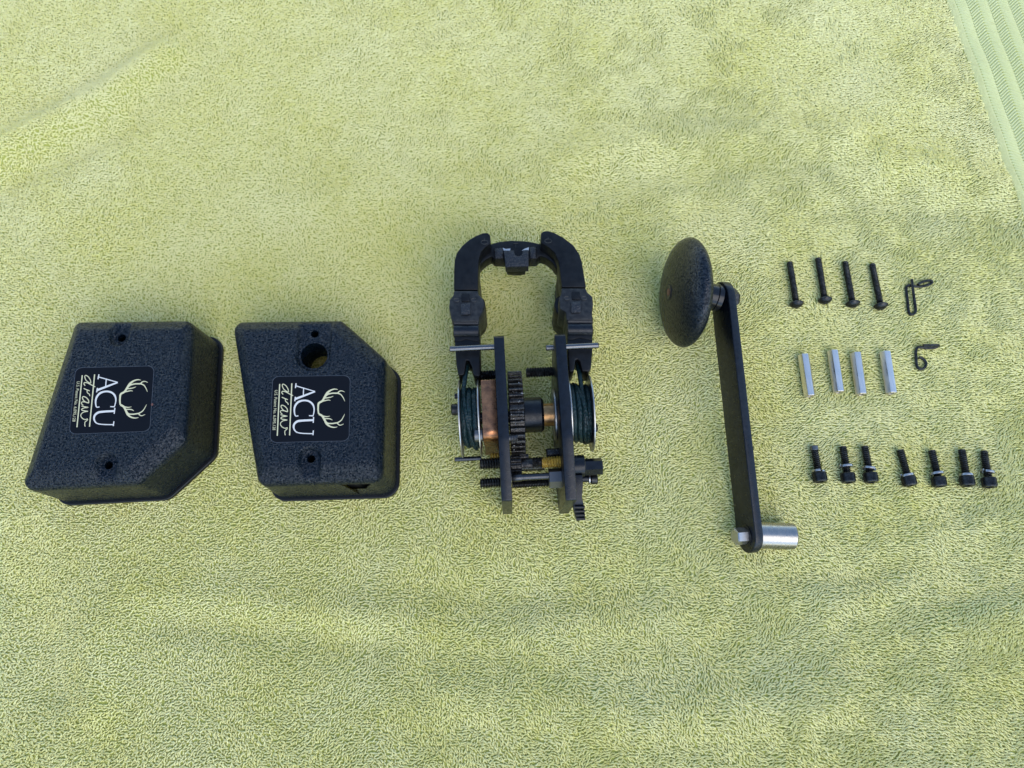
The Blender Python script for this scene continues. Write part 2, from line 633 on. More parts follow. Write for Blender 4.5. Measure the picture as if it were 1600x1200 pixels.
# ------------------------------------------------------------------ gear covers
def halfplane_inset(P, d):
    """Inset a convex CCW polygon (list of 2D numpy points) by d."""
    n = len(P)
    out = []
    for i in range(n):
        a, b, c = P[i - 1], P[i], P[(i + 1) % n]
        e1 = (b - a) / np.linalg.norm(b - a)
        e2 = (c - b) / np.linalg.norm(c - b)
        n1, n2 = np.array([-e1[1], e1[0]]), np.array([-e2[1], e2[0]])
        A = np.array([n1, n2])
        out.append(np.linalg.solve(A, np.array([n1 @ b + d, n2 @ b + d])))
    return out


class Outline:
    def __init__(s, P, rc):
        area = sum(P[i - 1][0] * P[i][1] - P[i][0] * P[i - 1][1] for i in range(len(P)))
        s.P = P if area > 0 else P[::-1]
        s.rc = rc
        s.I = halfplane_inset(s.P, rc)

    def depth(s, x, y):
        """Distance inwards from the rounded outline."""
        qs = []
        n = len(s.I)
        dmin = np.full(x.shape, 1e9)
        for i in range(n):
            a, b = s.I[i], s.I[(i + 1) % n]
            e = (b - a) / np.linalg.norm(b - a)
            qs.append(-(x - a[0]) * e[1] + (y - a[1]) * e[0])
            t = np.clip((x - a[0]) * e[0] + (y - a[1]) * e[1], 0, np.linalg.norm(b - a))
            dmin = np.minimum(dmin, np.hypot(x - a[0] - t * e[0], y - a[1] - t * e[1]))
        q = np.min(qs, 0)
        return np.where(q >= 0, s.rc + q, s.rc - dmin)

    def ring(s, d, step=0.9, arc=10):
        """Points of the outline moved inwards by d (d < rc; negative grows it)."""
        r = s.rc - d
        n = len(s.I)
        pts = []
        for i in range(n):
            a, b, c = s.I[i - 1], s.I[i], s.I[(i + 1) % n]
            e1 = (b - a) / np.linalg.norm(b - a)
            e2 = (c - b) / np.linalg.norm(c - b)
            a1, a2 = math.atan2(-e1[0], e1[1]), math.atan2(-e2[0], e2[1])
            while a2 < a1: a2 += 2 * math.pi
            for k in range(arc + 1):
                t = a1 + (a2 - a1) * k / arc
                pts.append(b + r * np.array([math.cos(t), math.sin(t)]))
            L = np.linalg.norm(c - b)
            m = max(1, int(L / step))
            o2 = r * np.array([e2[1], -e2[0]])
            for k in range(1, m):
                pts.append(b + (c - b) * k / m + o2)
        return pts


HC = 42.0       # height of a cover
DR_D = [0, 0.25, 0.7, 1.4, 2.2, 3.2, 5.0, 7.5, 8.6, 9.6, 10.6, 200]
DR_Z = [7.6, 6.3, 5.2, 4.3, 3.7, 3.1, 2.15, 0.85, 0.38, 0.10, 0, 0]


def make_cover(name_pix, sharp, holes, pads, big, slot, sticker, label):
    P = [np.array(at(x, y, HC - 5)[:2]) for x, y in name_pix]
    ol = Outline(P, 6.0)
    cx, cy = np.mean([p for p in P], 0)
    t = thing('gear_cover', (cx, cy, 0), label, 'cover', 'moulded gear covers')

    def top_z(x, y):
        d = ol.depth(x, y)
        drop = np.interp(d * 2.1, DR_D, DR_Z)
        nP = len(P)
        for i in range(nP):        # each edge has its own width of chamfer
            a_, b_ = P[i], P[(i + 1) % nP]
            e_ = (b_ - a_) / np.linalg.norm(b_ - a_)
            q_ = np.abs(-(x - a_[0]) * e_[1] + (y - a_[1]) * e_[0])
            drop = np.maximum(drop, np.interp(q_ * sharp[i], DR_D, DR_Z))
        z = HC - drop
        for (c, rad, out, depth, soft) in pads:
            rx, ry = x - c[0], y - c[1]
            al = rx * out[0] + ry * out[1]
            ac = rx * out[1] - ry * out[0]
            dd = np.where(al > 0, np.abs(ac), np.hypot(al, ac)) - rad
            ramp = np.clip(dd / soft, 0, 1)
            ramp = ramp * ramp * (3 - 2 * ramp)
            z = np.minimum(z, HC - depth + ramp * (depth + 3))
        return z

    pts, cons = [], []
    rings = [0, 0.25, 0.7, 1.4, 2.2, 3.2, 4.4]
    outer = ol.ring(0)
    for d in rings:
        rg = ol.ring(d)
        n0 = len(pts)
        pts += [tuple(p) for p in rg]
        if d == 0:
            cons += [(n0 + i, n0 + (i + 1) % len(rg)) for i in range(len(rg))]
    cut = [(c, r, 28) for c, r in holes] + ([(big[0], big[1], 48)] if big else [])
    loops = []
    for c, r, n in cut:
        for k, rr in enumerate((r, r + 0.35, r + 1.1)):
            n0 = len(pts)
            pts += [(c[0] + rr * math.cos(2 * math.pi * i / n), c[1] + rr * math.sin(2 * math.pi * i / n)) for i in range(n)]
            if k == 0:
                cons += [(n0 + i, n0 + (i + 1) % n) for i in range(n)]
    xs = np.array([p[0] for p in outer]); ys = np.array([p[1] for p in outer])
    g = 0.95
    gx, gy = np.meshgrid(np.arange(xs.min(), xs.max(), g), np.arange(ys.min(), ys.max(), g))
    gx[1::2] += g / 2
    gx, gy = gx.ravel(), gy.ravel()
    k = ol.depth(gx, gy) > 5.2
    for c, r, n in cut:
        k &= np.hypot(gx - c[0], gy - c[1]) > r + 1.7
    pts += list(zip(gx[k], gy[k]))
    vo, ed, fa, _, _, _ = delaunay_2d_cdt([Vector(p) for p in pts], cons, [], 1, 1e-5)
    vx = np.array([v[0] for v in vo]); vy = np.array([v[1] for v in vo])
    vz = top_z(vx, vy)
    # the very edge is a rounded lip: ends where the wall starts
    mb = MB()
    keepf = []
    for f in fa:
        mx, my = sum(vx[i] for i in f) / 3, sum(vy[i] for i in f) / 3
        if any(math.hypot(mx - c[0], my - c[1]) < r * 0.995 for c, r, n in cut):
            continue
        keepf.append(tuple(f))
    mb.add([(vx[i], vy[i], vz[i]) for i in range(len(vx))], keepf)
    # hole walls: tube going down from each rim, following the local surface height
    for c, r, n in cut:
        ring = [(c[0] + r * math.cos(2 * math.pi * i / n), c[1] + r * math.sin(2 * math.pi * i / n)) for i in range(n)]
        z = top_z(np.array([p[0] for p in ring]), np.array([p[1] for p in ring]))
        dep = 22 if (big and c is big[0]) else 20  # large opening's tube lengthened to darken the view inside
        vs = [(p[0], p[1], zz) for p, zz in zip(ring, z)] + [(p[0], p[1], zz - dep) for p, zz in zip(ring, z)]
        fs = [(i, (i + 1) % n, (i + 1) % n + n, i + n) for i in range(n)]
        if dep == 20: fs.append(tuple(range(n, 2 * n)))
        mb.add(vs, fs)
    # side wall, with a little draft, down to the rim
    rows = 18
    zt = top_z(np.array([p[0] for p in outer]), np.array([p[1] for p in outer]))
    n = len(outer)
    vs = []
    for i in range(rows + 1):
        rg = ol.ring(-1.3 * i / rows)
        for p, z in zip(rg, zt):
            vs.append((p[0], p[1], z + (3.6 - z) * i / rows))
    fs = []
    for i in range(rows):
        for k2 in range(n):
            a, b = i * n + k2, i * n + (k2 + 1) % n
            if slot:
                mid = (Vector(vs[a]) + Vector(vs[b + n])) / 2
                if slot(mid): continue
            fs.append((a, b, b + n, a + n))
    mb.add(vs, fs)
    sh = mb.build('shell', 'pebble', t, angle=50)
    # rim: the lip the shell stands on, a fine shadow gap above it
    mr = MB()
    ra = [(0.2, 4.2), (0.2, 3.0), (-2.5, 3.0), (-2.9, 2.6), (-2.9, 0.3), (-2.6, 0.0), (0.2, -0.4)]
    vs = []
    for d, z in ra:
        vs += [(p[0], p[1], z) for p in ol.ring(d)]
    fs = []
    for i in range(len(ra) - 1):
        for k2 in range(n):
            a, b = i * n + k2, i * n + (k2 + 1) % n
            fs.append((a, b, b + n, a + n))
    mr.add(vs, fs)
    mr.build('rim', 'rim', t)
    if slot:
        a_, b_ = at(530, 757, 33), at(580, 760, 33)
        MB().prism([(a_.x, a_.y + 2.6, 34), (b_.x, b_.y + 2.6, 34), (b_.x, b_.y + 16, 34), (a_.x, a_.y + 16, 34)], (0, 0, -33.6)).build('slot_darkener', 'hole', t)  # black box added behind the slot so its inside looks dark
    else:
        c0 = at(238, 632, HC)
        MB().prism([c0 + Vector((0.55 * math.cos(k * 1.05) * (1 + 0.3 * (k % 2)), 0.7 * math.sin(k * 1.05), 0.14)) for k in range(6)], (0, 0, -0.3)).build('chip_mark', 'rust', t)
    if sticker:
        make_sticker(t, sticker)
    return t


# --- the printed label, drawn once in its own coordinates (0..1 across, 0..1 down)
SK = [(110, 130), (1265, 115), (1248, 1088), (70, 1115)]     # corners of the tracing


def unmap(x, y):
    """tracing coordinates -> unit square (inverse bilinear, few Newton steps)"""
    u = v = 0.5
    (x00, y00), (x10, y10), (x11, y11), (x01, y01) = SK
    for _ in range(8):
        fx = x00 * (1 - u) * (1 - v) + x10 * u * (1 - v) + x11 * u * v + x01 * (1 - u) * v - x
        fy = y00 * (1 - u) * (1 - v) + y10 * u * (1 - v) + y11 * u * v + y01 * (1 - u) * v - y
        xu = (x10 - x00) * (1 - v) + (x11 - x01) * v
        xv = (x01 - x00) * (1 - u) + (x11 - x10) * u
        yu = (y10 - y00) * (1 - v) + (y11 - y01) * v
        yv = (y01 - y00) * (1 - u) + (y11 - y10) * u
        det = xu * yv - xv * yu
        u -= (fx * yv - fy * xv) / det
        v -= (fy * xu - fx * yu) / det
    return u, v


ACU = [   # (points, width) strokes in tracing coordinates
    ([(447, 266), (742, 352)], (15, 13)), ([(742, 352), (442, 466)], (22, 32)), ([(570, 300), (566, 408)], (15, 15)),
    ([(457, 230), (447, 302)], (17, 17)), ([(447, 432), (437, 498)], (17, 17)),
    ([(492, 716), (447, 716), (430, 640), (444, 566), (494, 508), (575, 486), (652, 500), (708, 548), (728, 620), (716, 700), (700, 716)],
     (14, 16, 22, 29, 30, 24, 26, 26, 18, 14, 13)),
    ([(650, 714), (716, 718)], (14, 16)),
    ([(718, 781), (560, 788), (478, 800), (432, 838), (420, 884), (434, 930), (474, 965), (560, 980), (714, 985)],
     (28, 30, 32, 30, 26, 20, 16, 15, 15)),
    ([(720, 734), (714, 822)], (16, 16)), ([(716, 936), (710, 1006)], (16, 16)),
]
DRAW = [
    ([(345, 362), (334, 312), (300, 262), (262, 242), (250, 262), (266, 308), (305, 345), (345, 362)], 12),
    ([(412, 416), (350, 384), (296, 356), (254, 350), (243, 370), (262, 396)], 13),
    ([(243, 438), (290, 458), (332, 474)], 13), ([(296, 462), (300, 500), (330, 524), (340, 552)], 12),
    ([(330, 656), (322, 612), (284, 572), (244, 558), (232, 580), (256, 622), (296, 648), (330, 656)], 13),
    ([(330, 656), (272, 640), (230, 640), (222, 662), (250, 692)], 12),
    ([(225, 700), (275, 712), (325, 722), (270, 728), (234, 744), (240, 764), (325, 780)], 13),
    ([(325, 780), (262, 792), (226, 822), (226, 856), (256, 890), (296, 904), (322, 894), (320, 916), (292, 940), (288, 976), (296, 1008)], 12),
]
RULES = [([(393, 230), (360, 1010)], 17), ([(211, 240), (175, 1016)], 17)]
ANTLER = [
    ([(797, 690), (789, 640), (788, 600), (796, 530), (850, 494), (886, 436), (924, 376), (976, 334), (1035, 316), (1083, 323)],
     (24, 26, 28, 34, 34, 36, 40, 26, 18, 6)),
    ([(905, 420), (935, 394), (1000, 378), (1076, 376), (1105, 350), (1142, 342), (1186, 360)], (20, 24, 22, 24, 18, 14, 6)),
    ([(1076, 376), (1128, 398), (1163, 444), (1188, 498)], (22, 18, 14, 6)),
    ([(880, 452), (930, 446), (982, 436), (1016, 420)], (18, 18, 14, 5)),
    ([(850, 500), (905, 486), (945, 480), (974, 487)], (18, 18, 14, 5)),
    ([(800, 690), (848, 718), (884, 776), (916, 836), (966, 876), (1028, 890), (1077, 882)], (32, 34, 36, 38, 24, 17, 6)),
    ([(900, 800), (935, 828), (1000, 832), (1070, 824), (1092, 846), (1124, 857), (1172, 838)], (18, 22, 22, 22, 17, 14, 6)),
    ([(1070, 824), (1130, 788), (1163, 738), (1186, 690)], (20, 18, 13, 5)),
    ([(880, 760), (930, 758), (970, 764), (1003, 782)], (18, 18, 16, 5)),
    ([(850, 716), (900, 728), (930, 728), (965, 720)], (18, 18, 13, 5)),
]


def make_sticker(t, px):
    zs = HC + 0.12

    def place(u, v, z):
        (x00, y00), (x10, y10), (x11, y11), (x01, y01) = px
        x = x00 * (1 - u) * (1 - v) + x10 * u * (1 - v) + x11 * u * v + x01 * (1 - u) * v
        y = y00 * (1 - u) * (1 - v) + y10 * u * (1 - v) + y11 * u * v + y01 * (1 - u) * v
        return at(x, y, z)

    def rounded(g, z):
        pts = []
        r = 0.085
        for cx, cy, a in ((1 - r, r, -90), (1 - r, 1 - r, 0), (r, 1 - r, 90), (r, r, 180)):
            for k in range(7):
                an = R(a + 15 * k)
                pts.append(place(0.5 + (cx + r * math.cos(an) - 0.5) * g, 0.5 + (cy + r * math.sin(an) * 1.0 - 0.5) * g, z))
        return pts
    lab = MB().prism(rounded(1.0, zs), (0, 0, -0.3)).build('label', 'sticker', t)
    ring = rounded(1.012, zs - 0.04)
    MB().prism(ring, (0, 0, -0.2)).build('label_edge', 'edge', lab)
    zc = [zs + 0.03]

    def ribbon(mb, pts, w, smooth=True):
        zc[0] += 0.004
        p = [Vector((a, b, 0)) for a, b in pts]
        ws = list(w) if isinstance(w, (tuple, list)) else [w] * len(p)
        if smooth and len(p) > 2:
            k = 5
            sp_ = smooth_path(p, k)
            sw = [ws[min(i // k, len(ws) - 1)] * (1 - (i % k) / k) + ws[min(i // k + 1, len(ws) - 1)] * ((i % k) / k) for i in range(len(sp_))]
        else:
            sp_, sw = p, ws
        vs, fs = [], []
        for i, q in enumerate(sp_):
            d = sp_[min(i + 1, len(sp_) - 1)] - sp_[max(i - 1, 0)]
            if d.length < 1e-6: d = Vector((1, 0, 0))
            d.normalize()
            s = Vector((-d.y, d.x, 0)) * sw[i] * 0.5
            for e in (q - s, q + s):
                u, v = unmap(e.x, e.y)
                vs.append(place(u, v, zc[0]))
        for i in range(len(sp_) - 1):
            fs.append((2 * i, 2 * i + 1, 2 * i + 3, 2 * i + 2))
        mb.add(vs, fs)
    for nm, strokes, mt in (('lettering', ACU, 'ink_white'), ('lettering', DRAW, 'ink_cream'),
                            ('rule_line', RULES[:1], 'ink_cream'), ('rule_line', RULES[1:], 'ink_cream'), ('antler_emblem', ANTLER, 'ink_cream')):
        mb = MB()
        for pts, w in strokes:
            if nm == 'antler_emblem': w = [v * 0.86 for v in w]
            ribbon(mb, pts, w)
        mb.build(nm, mt, lab)
    # the small patent line, in the built-in face
    cu = bpy.data.curves.new('lettering', 'FONT')
    cu.body = 'U.S. Patent No. 6,095,128'
    cu.size = 1
    tmp = bpy.data.objects.new('tmp', cu)
    C.objects.link(tmp)
    dg = bpy.context.evaluated_depsgraph_get()
    me = bpy.data.meshes.new_from_object(tmp.evaluated_get(dg))
    bpy.data.objects.remove(tmp)
    wmax = max(v.co.x for v in me.vertices)
    mb = MB()
    zc[0] += 0.004
    # runs down the picture: text x -> from (165,325) to (120,930), text up -> to the right
    a, b = Vector((138, 328, 0)), Vector((104, 930, 0))
    d = (b - a) / wmax
    upv = Vector((1, 0.04, 0)) * 62
    vs = []
    for v in me.vertices:
        q = a + d * v.co.x + upv * v.co.y
        u, w = unmap(q.x, q.y)
        vs.append(place(u, w, zc[0]))
    mb.add(vs, [tuple(p.vertices) for p in me.polygons])
    mb.build('lettering', 'ink_cream', lab)


def hp(px, py, dz=0):
    p = at(px, py, HC - 3 + dz)
    return np.array((p.x, p.y))


h1, h2 = hp(190, 528), hp(170, 727)
make_cover([(118, 502), (304, 500), (292, 690), (216, 758), (31, 768)], [1.3, 2.0, 1.0, 1.0, 1.5],
           [(h1, 2.15), (h2, 2.15)],
           [(h1, 4.0, (0.02, 1.0), 3.2, 2.4), (h2, 4.2, (0.03, -1.0), 3.0, 3.0)],
           None, None,
           [(118.5, 575), (240.5, 572), (233.5, 673.5), (108.5, 678)],
           'black pebbled plastic gear cover without shaft opening, only two small screw holes')
h1, h2, hb = hp(492, 522), hp(486, 717), hp(491, 556)


def slot(m):
    p0, p1 = at(533, 757, 33), at(577, 760, 33)
    if m.y > (p0.y + 8): return False
    u = (m.x - p0.x) / (p1.x - p0.x)
    if not 0 < u < 1: return False
    if u < 0.33: low = 36 - 28 * (u / 0.33)
    elif u < 0.42: low = 8 + (u - 0.33) / 0.09 * 14
    else: low = 22 + 10 * max(0, (u - 0.75) / 0.25)
    return m.z < 36.5 and m.z > low


make_cover([(362, 502), (534, 500), (604, 562), (600, 754), (403, 760)], [1.3, 1.1, 1.9, 1.0, 1.5],
           [(h1, 2.1), (h2, 2.1)],
           [(hb, 8.0, (0.0, 1.0), 2.8, 2.2), (h2, 4.2, (0.02, -1.0), 3.0, 3.0)],
           (hb, 7.1), slot,
           [(426.5, 588.5), (546.8, 587), (545, 688.4), (422.3, 691.2)],
           'black pebbled plastic gear cover with large round shaft opening and side slot')

# ------------------------------------------------------------------ winch mechanism
ZS = 32.0
SL, SR = at(731, 654, ZS), at(911, 645, ZS)
E = (SR - SL).normalized()
NV = Vector((-E.y, E.x, 0))
w = thing('winch_mechanism', at(830, 660, 0), 'open cord winch with two upright black plates, gear, green cord spools and hooked claw', 'winch')


def along(px, py, z, zc=None):
    """point seen in px at height z, moved down to height zc (axis height)"""
    p = at(px, py, z)
    return Vector((p.x, p.y, z if zc is None else zc))


def xcyl(px0, px1, py, z, r):
    """two axis points of a cylinder along the winch axis: x ends read at its upper side, py at its middle."""
    a = at(px0, py, z + r)
    ax = at((px0 + px1) / 2, py, z)
    m = Vector((ax.x, ax.y, z))
    b = at(px1, py, z + r)
    L = (b.x - a.x) / E.x
    cx = (a.x + b.x) / 2
    m = m + E * ((cx - m.x) / E.x)
    return m - E * L / 2, m + E * L / 2


def plate(px, y_far, y_crease, y_near, thick, name='side_plate'):
    zt = 65.0
    c = at(px, 650, zt)

    def tt(py, z):
        return at(px, py, z).y
    yf, yc, yn = tt(y_far, zt), tt(y_crease, zt), tt(y_near, zt - 5)
    prof = [(yf - 1.5, zt), (yc + 2, zt), (yc, zt - 0.2), (yc - 2, zt - 0.7), (yn + 0.5, zt - 5), (yn, zt - 5.6),
            (yn, 6), (yn + 5, 0.2), (yf - 22, 0.2), (yf - 15, 8), (yf, 40), (yf, zt - 1.5)]
    pts = []
    for y, z in prof:
        s = (y - c.y)
        p = Vector((c.x, c.y, 0)) + NV * s - E * thick / 2
        pts.append(Vector((p.x, p.y, z)))
    mb = MB().prism(pts, E * thick)
    return mb.build(name, 'anod', w, bevel=0.45)


pl = plate(785.5, 523, 688, 783, 5.2)
pr = plate(884.5, 520, 686, 782, 5.4)

# --- gear
def gear(mb, p0, p1, r, teeth, depth, phase=0.0):
    ax, b1, b2 = frame(p1 - p0)
    prof = []
    for k in range(teeth):
        t0 = 2 * math.pi * k / teeth + phase
        st = 2 * math.pi / teeth
        for f, rr in ((0.0, r - depth), (0.22, r - depth), (0.36, r), (0.64, r), (0.78, r - depth)):
            prof.append((t0 + f * st, rr))
    top = [p0 + (b1 * math.cos(t) + b2 * math.sin(t)) * rr for t, rr in prof]
    mb.prism(top, p1 - p0)


p0, p1 = xcyl(796, 819, 650, ZS, 24)
mb = MB(); gear(mb, p0, p1, 23.8, 42, 2.3); g = mb.build('gear_wheel', 'oily', w, bevel=0.18, seg=1)
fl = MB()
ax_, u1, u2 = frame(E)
for _ in range(70):        # bright metal flecks added on the teeth as glints
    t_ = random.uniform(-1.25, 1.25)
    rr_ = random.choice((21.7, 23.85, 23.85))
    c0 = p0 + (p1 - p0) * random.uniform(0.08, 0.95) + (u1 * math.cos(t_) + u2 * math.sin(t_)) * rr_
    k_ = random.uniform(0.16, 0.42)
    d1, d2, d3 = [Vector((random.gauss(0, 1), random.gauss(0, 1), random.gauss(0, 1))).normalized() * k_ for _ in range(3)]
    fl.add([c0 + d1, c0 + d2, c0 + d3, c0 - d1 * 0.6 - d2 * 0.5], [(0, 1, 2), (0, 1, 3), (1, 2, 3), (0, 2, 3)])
tag(fl.build('glint_flecks', 'worn', g), kind='stuff')
a, b = xcyl(818, 850, 648, ZS, 9.4)
MB().lathe([(0, 8.9), (0.6, 9.4), ((b - a).length - 1.2, 9.4), ((b - a).length, 8.2)], a, E, 36).build('collar', 'anod', w)
a, b = xcyl(847, 868, 648, ZS, 6.2); MB().cyl(a, b, 6.2, 32).build('bushing', 'bushing', w)
a, b = xcyl(866.5, 870, 648, ZS, 13.5); MB().cyl(a, b, 13.5, 48, ch=0.3).build('washer', 'zinc', w)
a, b = xcyl(869.5, 874, 648, ZS, 15); MB().cyl(a, b, 15.5, 48, ch=0.3).build('bearing_cap', 'oily', w)
a, b = xcyl(700, 935, 650, ZS, 3); MB().cyl(a + E * 12, b - E * 4, 3.0, 20).build('shaft', 'black_oxide', w)

# --- spools with wound cord
def spool(px0, px1, py, turns, lead_px, rd=20.5):
    a, b = xcyl(px0, px1, py, ZS, rd)
    L = (b - a).length
    s = MB().cyl(a + E * 0.4, b - E * 0.4, 13.4, 36).build('spool', 'dark_steel', w)
    for q in (a, b - E * 0.8):
        MB().cyl(q, q + E * 0.8, rd, 64, ch=0.15).build('spool_flange', 'zinc', s)
    rc = (L - 1.8) / turns / 2
    pts = []
    ax, b1_, b2_ = frame(E)
    n = 56
    R0 = 13.4 + rc * 0.9
    for i in range(int(turns * n) + 1):
        tt = i / n
        an = 2 * math.pi * tt
        # the winding steps over in the last fifth of each turn
        f = tt - math.floor(tt)
        adv = math.floor(tt) + max(0, (f - 0.8) / 0.2)
        wob = 0.25 * math.sin(an * 3.1 + px0) + 0.15 * math.sin(an * 7.3)
        pts.append(a + E * (0.9 + rc + min(adv, turns - 1) * 2 * rc + wob * 0.4)
                   + (b1_ * math.cos(an + 2.2) + b2_ * math.sin(an + 2.2)) * (R0 + 0.35 * math.sin(tt * 5.1) + wob * 0.5))
    cd = MB().tube(pts, rc * 1.02, 10).build('wound_cord', 'cord', s)
    # a few crossing turns laid on top
    pts = []
    for i in range(64):
        an = 2 * math.pi * i / 64
        pts.append(a + E * (L * 0.5 + (L * 0.26) * math.sin(an + 0.6 + px0)) + (b1_ * math.cos(an) + b2_ * math.sin(an)) * (R0 + rc * 0.75))
    MB().tube(pts, rc * 0.78, 10, closed=True).build('wound_cord', 'cord', s)
    pts = smooth_path([at(x, y, z) for x, y, z in lead_px], 8)
    MB().tube(pts, 1.22, 10).build('lead_cord', 'cord', s)
    return s


spool(715, 748, 654, 3, [(733, 556, 34), (731, 566, 37), (727, 588, 42), (724, 612, 44), (723, 632, 46)])
spool(892, 930, 646, 4, [(900, 556, 34), (902, 566, 37), (906, 588, 42), (909, 610, 44), (911, 630, 46)])
a, b = xcyl(710, 716, 619, 34, 1.2); MB().cyl(a, b, 1.5, 12).build('clamp_screw', 'black_oxide', w)
a, b = xcyl(704.5, 716, 640, 34, 3.2); MB().cyl(a, b, 3.1, 24, ch=0.5).build('axle_screw', 'black_oxide', w)
a, b = xcyl(927, 934.5, 668, 36, 2.2); MB().cyl(a, b, 2.3, 16, ch=0.6).build('clamp_screw', 'black_oxide', w)

# --- bronze block beside the left plate
zt = 51
ya, yb = at(765, 593, zt).y, at(765, 686, zt).y
cc = at(753, 640, zt)
prof = [(ya, 6), (ya, zt - 0.6), (ya - 0.6, zt)]
for k in range(9):
    an = R(90 - 10 * k)
    prof.append((yb + 5 - 5 * math.cos(an), zt - 5 + 5 * math.sin(an)))
prof += [(yb - 0.2, zt - 12), (yb + 0.6, 6)]
Lb = (at(776.5, 640, zt).x - cc.x) / E.x
MB().prism([Vector((cc.x, cc.y, 0)) + NV * (y - cc.y) + Vector((0, 0, z)) for y, z in prof], E * Lb).build('bronze_block', 'copper', w, bevel=0.3, angle=25)
a, b = xcyl(740.5, 754.5, 680, 44, 3.5); MB().cyl(a, b, 3.4, 24, ch=0.4).build('spacer_nut', 'grey_steel', w)
a, b = xcyl(710, 752, 717, 22, 1.2); MB().cyl(a, b, 1.25, 16, ch=0.25).build('stop_pin', 'dark_steel', w)

# --- guide pins through the plates
for px0, px1, py in ((702, 785, 543.5), (853, 936, 541.5)):
    a, b = xcyl(px0, px1, py, 50, 1.5); MB().cyl(a, b, 1.55, 20, ch=0.35).build('guide_pin', 'steel', w)

# --- screws seen in threads
for px0, px1, py, z, r, mt in ((750, 780, 586, 38, 2.8, 'black_oxide'), (822, 880, 581, 38, 2.9, 'black_oxide'),
                               (749.5, 785, 724, 38, 3.1, 'black_oxide'), (750, 785, 754, 32, 2.8, 'black_oxide'),
                               (766, 782, 716, 36, 3.0, 'yellow'), (847, 880, 722, 42, 3.1, 'yellow'),
                               (832, 848, 722, 42, 2.7, 'oily'), (800, 862, 755, 30, 2.4, 'black_oxide')):
    a, b = xcyl(px0, px1, py, z, r)
    MB().thread(a, b, r, pitch=1.35, depth=0.75, n=18, per=6).build('thread_lock' if mt == 'yellow' else 'plate_screw', mt, w)
a, b = xcyl(797, 850, 726, 36, 3.4); MB().cyl(a, b, 3.4, 20).build('pinion_shaft', 'oily', w)
a, b = xcyl(798, 815, 727, 37, 5); mb = MB(); gear(mb, a, b, 5.4, 12, 1.5); mb.build('pinion', 'oily', w, bevel=0.15, seg=1)
a, b = xcyl(796, 799, 745, 40, 4.2); MB().cyl(a, b, 4.2, 24).build('washer', 'grey_steel', w)
a, b = xcyl(799, 862, 745, 42, 2); MB().lathe([(0, 1.5), (1.2, 2.1), (5, 2.0), (5.6, 1.7), ((b - a).length, 1.7)], a, E, 18).build('ratchet_rod', 'dark_steel', w)
a, b = xcyl(858, 879, 747, 40, 4.8); MB().cyl(a, b, 5.0, 6, ch=0.3, phase=R(30)).build('hex_nut', 'grey_steel', w)
a, b = xcyl(854, 876, 709, 34, 2.8); MB().cyl(a, b, 2.9, 18, ch=0.4).build('pawl_boss', 'oily', w)
a, b = xcyl(806, 826, 714, 36, 1.4); MB().cyl(a, b, 1.5, 14).build('pawl_pin', 'oily', w)
a, b = xcyl(795, 809, 684, 50, 1.9); MB().thread(a, b, 1.9, pitch=0.8, depth=0.3).build('pawl_spring', 'grey_steel', w)

# --- drive side of the right plate
a, b = xcyl(894, 915, 728, 40, 5.4); MB().cyl(a, b, 5.5, 28, ch=0.4).build('drive_hub', 'anod', w)
a, b = xcyl(913, 942.5, 729, 40, 4); MB().cyl(a, b, 4.3, 6, ch=0.4, phase=R(30)).build('hex_drive', 'anod', w)
a, b = xcyl(894, 922, 748, 34, 1.8); MB().cyl(a, b, 1.9, 16).build('lever_screw_shank', 'anod', w)
a, b = xcyl(920, 923, 748.5, 34, 2.4); MB().cyl(a, b, 2.5, 18, ch=0.2).build('lever_washer', 'zinc', w)
a, b = xcyl(923.5, 934.5, 748.5, 34, 2.6); MB().cyl(a, b, 2.7, 20, ch=0.45).build('lever_screw', 'black_oxide', w)
lev = MB()
outl = [(895, 742, 44), (910.5, 742, 44), (911, 760, 43), (909.5, 777, 41), (912.5, 790, 39), (914.5, 812, 30), (901, 814.5, 30), (897.5, 800, 36), (894.5, 784, 40)]
lev.prism([at(x, y, z) for x, y, z in outl], (0, 2, -9))
lv = lev.build('release_lever', 'anod', w, bevel=0.5)
for k in range(4):
    y = 792.5 + k * 6
    z = 38.6 - k * 2.4
    p, q = at(898 + k * 0.8, y, z), at(913.5 + k * 0.2, y, z)
    MB().cyl(p, q, 0.75, 10).build('grip_ridge', 'anod', lv)

# --- hooked claw
def sink(pix, z0, z1):
    out = []
    for x, y in pix:      # the same plan, read at another height
        p = at(x, y, z0)
        out.append((p.x, p.y))
    return out


LEG_L = [(709.5, 453), (709.8, 420), (711, 410), (748, 410), (747, 425), (746.8, 453)]
LEG_R = [(873, 410), (909, 410), (912.6, 432), (915.5, 449), (877.7, 449), (875.2, 425)]
c_ = MB().px_prism([(748, 418), (752, 412), (760, 405), (768, 400.5), (772, 405), (787, 405.5), (826, 405.5), (839, 405), (844, 399.5),
                    (853, 402.5), (863, 410), (870, 420), (876, 405), (868, 394), (854, 385), (845, 381), (832, 378), (820, 376.3),
                    (800, 375.3), (780, 377.2), (767, 381), (757, 387), (748, 398)], 36, 26).build('claw', 'anod_mat', w, bevel=0.7)
c_['label'] = 'black U-shaped string claw with two hooks'
MB().px_prism([(709, 453), (709.3, 420), (710.5, 405), (714, 394), (722, 383.5), (733, 374), (745, 367.3), (755, 363.6), (762, 363.2), (766, 367),
               (767, 380), (759, 385.5), (752, 393), (748.5, 404), (747.2, 425), (747, 453)], 46, 26.5).prism([Vector((x, y, 27)) for x, y in sink(LEG_L, 46, 27)], (0, 0, -26.4)).build('hook_arm', 'anod_mat', c_, bevel=0.7)
